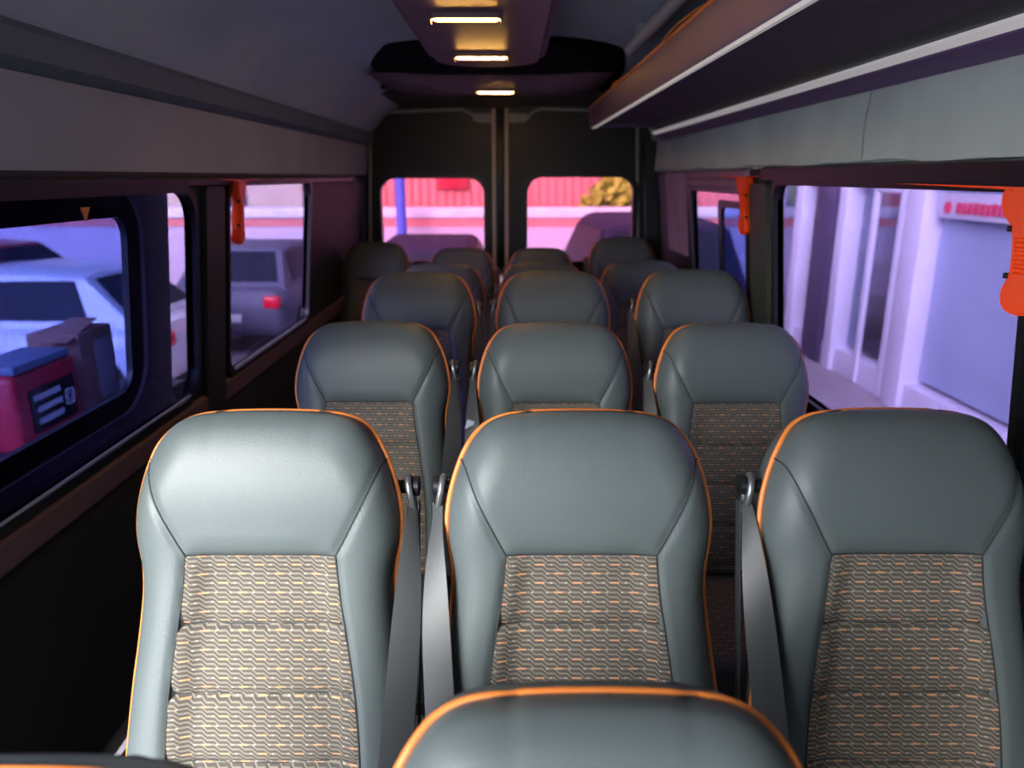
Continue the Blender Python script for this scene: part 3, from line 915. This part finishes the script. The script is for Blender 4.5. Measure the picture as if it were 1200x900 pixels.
box('sign_board', (-2.4, -1.60, 2.85), (0.75, 0.08, 1.5), mat('deep_red_sign', (216, 40, 66), 0.6), rbld, 0.02)
tube('roof_gutter', [(-4.5, -1.55, 4.75), (4.5, -1.55, 4.75)], 0.07, WHITEP, rbld)
lbld = empty('pale_house', (-9.5, 19.6, GROUND), 'pale house with a dark roof far behind the low wall on the left', 'building')
box('house_wall', (0, 0, 1.9), (9, 3, 3.8), mat('cream_render', (226, 206, 186), 0.85), lbld, 0.03)
bm = bmesh.new()
add_plate(bm, [(-4.8, 3.75), (4.8, 3.75), (3.9, 4.9), (-3.9, 4.9)], [], -1.8, 1.8, lambda a, b, t: (a, t, b))
obj('roof', bm, mat('grey_roof', (110, 106, 120), 0.7), lbld)
for k in range(3):
    wv = box('window', (-3 + k * 2.8, -1.52, 2.3), (1.1, 0.06, 1.2), mat('house_window', (96, 100, 120), 0.2), lbld, 0.02)
pole = empty('flag_pole', (-2.15, 14.6, GROUND), 'slim blue pole with a red base standing by the low wall', 'pole')
tube('post', [(0, 0, 0.9), (0, 0, 4.5)], 0.10, mat('blue_paint', (96, 110, 226), 0.5), pole, 12)
tube('base', [(0, 0, 0), (0, 0, 0.9)], 0.15, mat('red_paint', (200, 50, 60), 0.5), pole, 12)
# bush
bm = bmesh.new()
for k in range(900):
    q = random.random() * 2 * PI; h_ = random.random()
    r_ = (1.0 - 0.75 * h_ ** 1.6) * math.sqrt(random.random())
    c = Vector((1.15 * r_ * math.cos(q), 0.7 * r_ * math.sin(q), 0.15 + 1.05 * h_))
    s_ = 0.10 + 0.07 * random.random()
    ax = Vector((random.uniform(-1, 1), random.uniform(-1, 1), random.uniform(-.4, 1))).normalized()
    t1 = ax.orthogonal().normalized(); t2 = ax.cross(t1)
    v_ = [bm.verts.new(c + t1 * s_), bm.verts.new(c + t2 * s_ * 0.6), bm.verts.new(c - t1 * s_), bm.verts.new(c - t2 * s_ * 0.6)]
    bm.faces.new(v_)
bs = empty('bush', (2.35, 16.7, GROUND + 1.18), 'yellow green bush showing above the low wall in the right rear door window', 'bush')
obj('foliage', bm, mat('bush_leaves', (190, 190, 70), 0.8, var=0.25), bs, recalc=False)
bm = bmesh.new()
for k in range(6):
    add_tube(bm, [(0, 0, -1.18), (0.25 * math.cos(k), 0.2 * math.sin(k), 0.1), (0.6 * math.cos(k), 0.4 * math.sin(k), 0.8)], [0.04, 0.03, 0.015], 6)
obj('stem', bm, mat('bark', (90, 70, 55), 0.9), bs)

GLASSC = mat('car_window_glass', (40, 44, 58), 0.45, var=0.1, spec=0.12)
TYRE = mat('tyre', (26, 26, 30), 0.8)
ALLOY = mat('alloy', (170, 172, 178), 0.3, metal=0.6)
TAILR = mat('tail_lamp_red', (232, 24, 60), 0.2)
HEADW = mat('head_lamp', (220, 225, 235), 0.1)
def car(name, label, paint, loc, rz, suv=False, L=4.2, W=1.72):
    t = empty(name, (loc[0], loc[1], GROUND), label, 'car', None, rz)
    hl = L / 2
    top = 1.68 if suv else 1.46
    bl_ = 1.02 if suv else 0.92
    # lower body, stations along the length: (x, half width, z bottom, z top)
    low = [(-hl, 0.70, 0.42, bl_ - 0.18), (-hl + 0.10, 0.80, 0.30, bl_ - 0.02), (-hl + 0.5, 0.85, 0.22, bl_ + 0.02), (-0.6, 0.86, 0.20, bl_), (0.6, 0.86, 0.20, bl_ - 0.02), (1.0, 0.86, 0.20, bl_ - 0.04), (hl - 0.5, 0.84, 0.22, bl_ - 0.14), (hl - 0.12, 0.78, 0.28, bl_ - 0.26), (hl, 0.66, 0.36, bl_ - 0.40)]
    def loft(st, sec):
        bm = bmesh.new(); prev = None
        for s_ in st:
            ring = [bm.verts.new(p) for p in sec(*s_)]
            if prev:
                n = len(ring)
                for i in range(n): bm.faces.new((prev[i], prev[(i + 1) % n], ring[(i + 1) % n], ring[i]))
            else: bm.faces.new(ring)
            prev = ring
        bm.faces.new(prev[::-1])
        return bm
    def sec(x, w, zb, zt):
        w *= W / 1.72
        h = zt - zb
        return [(x, -w * 0.9, zb), (x, -w, zb + 0.15 * h), (x, -w, zb + 0.62 * h), (x, -w * 0.95, zb + 0.9 * h), (x, -w * 0.80, zt), (x, w * 0.80, zt), (x, w * 0.95, zb + 0.9 * h), (x, w, zb + 0.62 * h), (x, w, zb + 0.15 * h), (x, w * 0.9, zb)]
    obj('body', loft(low, sec), paint, t, angle=50)
    # greenhouse
    cabst = [(-hl + (0.18 if suv else 0.35), 0.60, bl_ - 0.05, bl_ + 0.02), (-hl + (0.45 if suv else 0.85), 0.58, bl_ - 0.05, top - 0.06), (-0.3, 0.58, bl_ - 0.05, top), (0.25, 0.57, bl_ - 0.05, top - 0.04), (1.05, 0.62, bl_ - 0.08, bl_ + 0.01)]
    def sec2(x, w, zb, zt):
        w *= W / 1.72
        wb = 0.77 * W / 1.72
        k = (zt - zb) / (top - bl_ + 0.05)
        wt = wb + (w - wb) * k
        return [(x, -wb, zb), (x, -wt, zt - 0.05 * k), (x, -wt * 0.85, zt), (x, wt * 0.85, zt), (x, wt, zt - 0.05 * k), (x, wb, zb)]
    obj('cabin', loft(cabst, sec2), paint, t, angle=30)
    xr = cabst[1][0]
    for sg in (-1, 1):
        bm = bmesh.new()
        zt = top - 0.11; zb = bl_ + 0.04
        def yq(z): return sg * (0.77 + (0.58 - 0.77) * (z - bl_ + 0.05) / (top - bl_) + 0.012) * W / 1.72
        P_ = [(xr - 0.05, zb), (xr + 0.12, zt), (0.20, zt - 0.02), (0.82, zb)]
        add_plate(bm, P_, [], -0.012, 0.012, lambda a, b, q: (a, yq(b) + q, b))
        obj('side_window', bm, GLASSC, t, angle=20)
        wx = -hl + 0.75
        for x in (wx, hl - 0.80):
            bm = bmesh.new()
            y = sg * (W / 2 - 0.09)
            add_tube(bm, [(x, y - 0.1, 0.32), (x, y - 0.085, 0.32), (x, y + 0.085, 0.32), (x, y + 0.1, 0.32)], [0.28, 0.32, 0.32, 0.28], 24)
            wh = obj('wheel', bm, TYRE, t)
            bm = bmesh.new()
            for k in range(5):
                q = 2 * PI * k / 5
                add_tube(bm, [(x, y + sg * 0.10, 0.32), (x + 0.2 * math.cos(q), y + sg * 0.10, 0.32 + 0.2 * math.sin(q))], 0.028, 6)
            add_tube(bm, [(x + 0.205 * math.cos(2 * PI * k / 20), y + sg * 0.10, 0.32 + 0.205 * math.sin(2 * PI * k / 20)) for k in range(20)], 0.02, 6, closed=True)
            obj('hubcap', bm, ALLOY, wh)
        box('tail_light', (-hl + 0.07, sg * 0.66 * W / 1.72, bl_ - 0.16), (0.16, 0.22, 0.16), TAILR, t, 0.03)
        box('headlight', (hl - 0.09, sg * 0.60 * W / 1.72, bl_ - 0.40), (0.18, 0.26, 0.12), HEADW, t, 0.03)
        box('wing_mirror', (0.78, sg * (W / 2 + 0.06), bl_ + 0.06), (0.10, 0.18, 0.12), paint, t, 0.03)
    # front and rear screens
    for a, b, nm in ((cabst[0], cabst[1], 'rear_screen'), (cabst[4], cabst[3], 'windscreen')):
        bm = bmesh.new()
        def lp(k, s_): 
            x = a[0] + (b[0] - a[0]) * k; z = a[3] + (b[3] - a[3]) * k
            wt = (0.66 + (0.5 - 0.66) * k) * W / 1.72
            return Vector((x + (-0.012 if nm == 'rear_screen' else 0.012), s_ * wt, z + 0.012))
        q = [lp(0.12, -1), lp(0.12, 1), lp(0.9, 1), lp(0.9, -1)]
        A = [bm.verts.new(p) for p in q]; B = [bm.verts.new(p - Vector((0, 0, 0.02))) for p in q]
        bm.faces.new(A); bm.faces.new(B[::-1])
        for i in range(4): bm.faces.new((A[i], A[(i + 1) % 4], B[(i + 1) % 4], B[i]))
        obj(nm, bm, GLASSC, t, angle=20)
    box('number_plate', (-hl - 0.006, 0, 0.55), (0.015, 0.50, 0.11), TAGW, t, 0.004)
    return t
DARKCAR = mat('dark_car_paint', (60, 50, 74), 0.6, spec=0.1, var=0.02)
GREYCAR = mat('grey_car_paint', (104, 104, 124), 0.5, spec=0.2, var=0.02)
REDCAR = mat('red_car_paint', (190, 46, 70), 0.3, coat=0.15, var=0.02)
car('parked_car', 'white parked car with a red tail lamp outside the left side window', WHITEP, (-5.65, 8.2), PI * 0.985, False, 4.3)
car('parked_car', 'red car parked beyond the white car outside the left window', REDCAR, (-8.8, 11.4), PI * 0.97, False, 4.2)
car('parked_car', 'grey car with red tail lights outside the rear left window', GREYCAR, (-3.87, 11.7), PI / 2, False, 4.0)
car('parked_car', 'dark car low in the left rear door window', DARKCAR, (-1.0, 9.8), PI / 2, True, 4.2, 1.6)
car('parked_car', 'dark tall car in the right rear door window', DARKCAR, (1.55, 9.6), PI / 2 + 0.05, True, 4.4, 1.8).scale = (1.0, 1.05, 1.17)

# ------------------------------------------------------------------ outside, right: a glazed shopfront
FX = 4.2
LAV = mat('lavender_white_frame', (236, 230, 246), 0.5, var=0.02)
sf = empty('shop_front', (FX + 0.2, 7.5, GROUND), 'glazed shopfront with pale columns outside the right window', 'building')
def sfbox(name, x, y, z, sx, sy, sz, m, bev=0.01): return box(name, (x - FX - 0.2, y - 7.5, z), (sx, sy, sz), m, sf, bev)
INT = mat('shop_interior', (150, 150, 172), 0.9)
sfbox('back_wall', FX + 2.6, 7.5, 1.6, 0.1, 12, 3.4, INT)
sfbox('shop_floor', FX + 1.3, 7.5, 0.05, 2.7, 12, 0.1, mat('shop_floor_tile', (170, 160, 170), 0.4))
sfbox('fascia', FX, 7.5, 2.72, 0.35, 12, 0.75, LAV)
sfbox('shop_ceiling', FX + 1.3, 7.5, 3.1, 2.7, 12, 0.1, LAV)
sfbox('plinth', FX, 8.0, 0.15, 0.22, 11, 0.30, LAV)
for y, w_, m in ((12.4, 0.35, LAV), (10.6, 0.25, LAV), (9.75, 0.55, mat('dark_column', (84, 72, 100), 0.6)), (9.2, 0.22, LAV), (7.55, 0.34, LAV), (5.0, 0.2, LAV), (2.8, 0.3, LAV)):
    sfbox('column', FX - 0.02, y, 1.25, 0.30, w_, 2.5, m)
for y0, y1 in ((10.75, 12.2), (7.8, 9.05), (5.1, 7.35), (2.95, 4.9)):
    sfbox('glazing', FX + 0.03, (y0 + y1) / 2, 1.35, 0.012, y1 - y0, 2.0, GL_HAZY if y0 < 7.5 else GL_CLEAR, 0)
df = sfbox('door_frame', FX - 0.12, 8.45, 1.15, 0.05, 0.09, 2.25, LAV)
sfbox('door_frame', FX - 0.12, 7.85, 1.15, 0.05, 0.09, 2.25, LAV)
sfbox('door_rail', FX - 0.12, 8.15, 2.26, 0.05, 0.6, 0.09, LAV)
# red lettering strip on the glass
bm = bmesh.new()
y = 6.98
sfbox('sign_band', FX - 0.06, 6.2, 2.12, 0.04, 2.2, 0.24, LAV)
add_tube(bm, [(FX - 0.095 - FX - 0.2, y + 0.14 - 7.5, 2.10), (FX - 0.075 - FX - 0.2, y + 0.14 - 7.5, 2.10)], 0.055, 16)
while y > 5.9:
    w_ = random.choice((0.05, 0.065, 0.08))
    add_box(bm, (-0.288, y - w_ / 2 - 7.5, 2.10 + random.uniform(-.004, .004)), (0.012, w_, 0.10), 0.004)
    y -= w_ + 0.022
obj('red_lettering', bm, mat('red_vinyl', (236, 70, 110), 0.5), sf)
cn = sfbox('counter', FX + 1.2, 11.2, 0.6, 0.6, 1.6, 1.0, mat('counter_wood', (200, 150, 110), 0.6))
sfbox('display_cabinet', FX + 1.9, 6.0, 0.9, 0.5, 2.4, 1.7, mat('display_blue', (150, 168, 210), 0.5))

# ------------------------------------------------------------------ front of the van (unseen, behind the camera), opening kept small to hold back daylight
def ff(a, b, t): return (a, Y0 + t, H - b)
struct(plate('wall_front_blocker', [(-1.14, 1.58), (-1.0, -0.02), (-0.93, -0.27), (-0.68, -0.5), (0, -0.58), (0.68, -0.5), (0.93, -0.25), (0.95, 0.0), (1.1, 1.58)], [rr(-0.85, -0.20, -0.40, 0.20, 0.10)], -0.06, 0.0, ff, WALLD))

# ------------------------------------------------------------------ light: bright overcast sky
w = bpy.data.worlds.new('world')
bpy.context.scene.world = w
w.use_nodes = True
nt = w.node_tree
nt.nodes.clear()
o_ = nt.nodes.new('ShaderNodeOutputWorld')
bg = nt.nodes.new('ShaderNodeBackground')
SUN_GAIN = 25.0
tc = nt.nodes.new('ShaderNodeTexCoord')
sx = nt.nodes.new('ShaderNodeSeparateXYZ')
cr = nt.nodes.new('ShaderNodeValToRGB')
# overcast, with the veiled sun brightening the sky to the front left of the van
SUN = Vector((-0.46, -0.78, 0.42)).normalized()
dot = nt.nodes.new('ShaderNodeVectorMath'); dot.operation = 'DOT_PRODUCT'
dot.inputs[1].default_value = SUN
nrm = nt.nodes.new('ShaderNodeVectorMath'); nrm.operation = 'NORMALIZE'
nt.links.new(tc.outputs['Generated'], nrm.inputs[0])
nt.links.new(nrm.outputs[0], dot.inputs[0])
lobe = M_(nt, 'POWER', M_(nt, 'MAXIMUM', dot.outputs['Value'], 0.0), 24.0)
wide = M_(nt, 'POWER', M_(nt, 'MAXIMUM', dot.outputs['Value'], 0.0), 4.0)
nt.links.new(M_(nt, 'ADD', M_(nt, 'ADD', M_(nt, 'MULTIPLY', lobe, SUN_GAIN), M_(nt, 'MULTIPLY', wide, 3.0)), 0.8), bg.inputs[1])
cr.color_ramp.elements[0].position = 0.0
cr.color_ramp.elements[0].color = (0.90, 0.95, 1.05, 1)
cr.color_ramp.elements[1].position = 0.9
cr.color_ramp.elements[1].color = (1.0, 0.98, 0.92, 1)
nt.links.new(lobe, cr.inputs[0])
nt.links.new(cr.outputs[0], bg.inputs[0])
nt.nodes.remove(sx)
nt.links.new(bg.outputs[0], o_.inputs[0])

sc = bpy.context.scene
sc.view_settings.view_transform = 'Standard'
sc.view_settings.look = 'None'
sc.view_settings.gamma = 1.0
sc.view_settings.use_curve_mapping = False
sc.view_settings.exposure = 1.5
try:
    sc.cycles.use_denoising = True
    sc.cycles.denoiser = 'OPENIMAGEDENOISE'
    sc.cycles.max_bounces = 10
    sc.cycles.transparent_max_bounces = 12
    sc.cycles.sample_clamp_indirect = 4.0
except Exception:
    pass
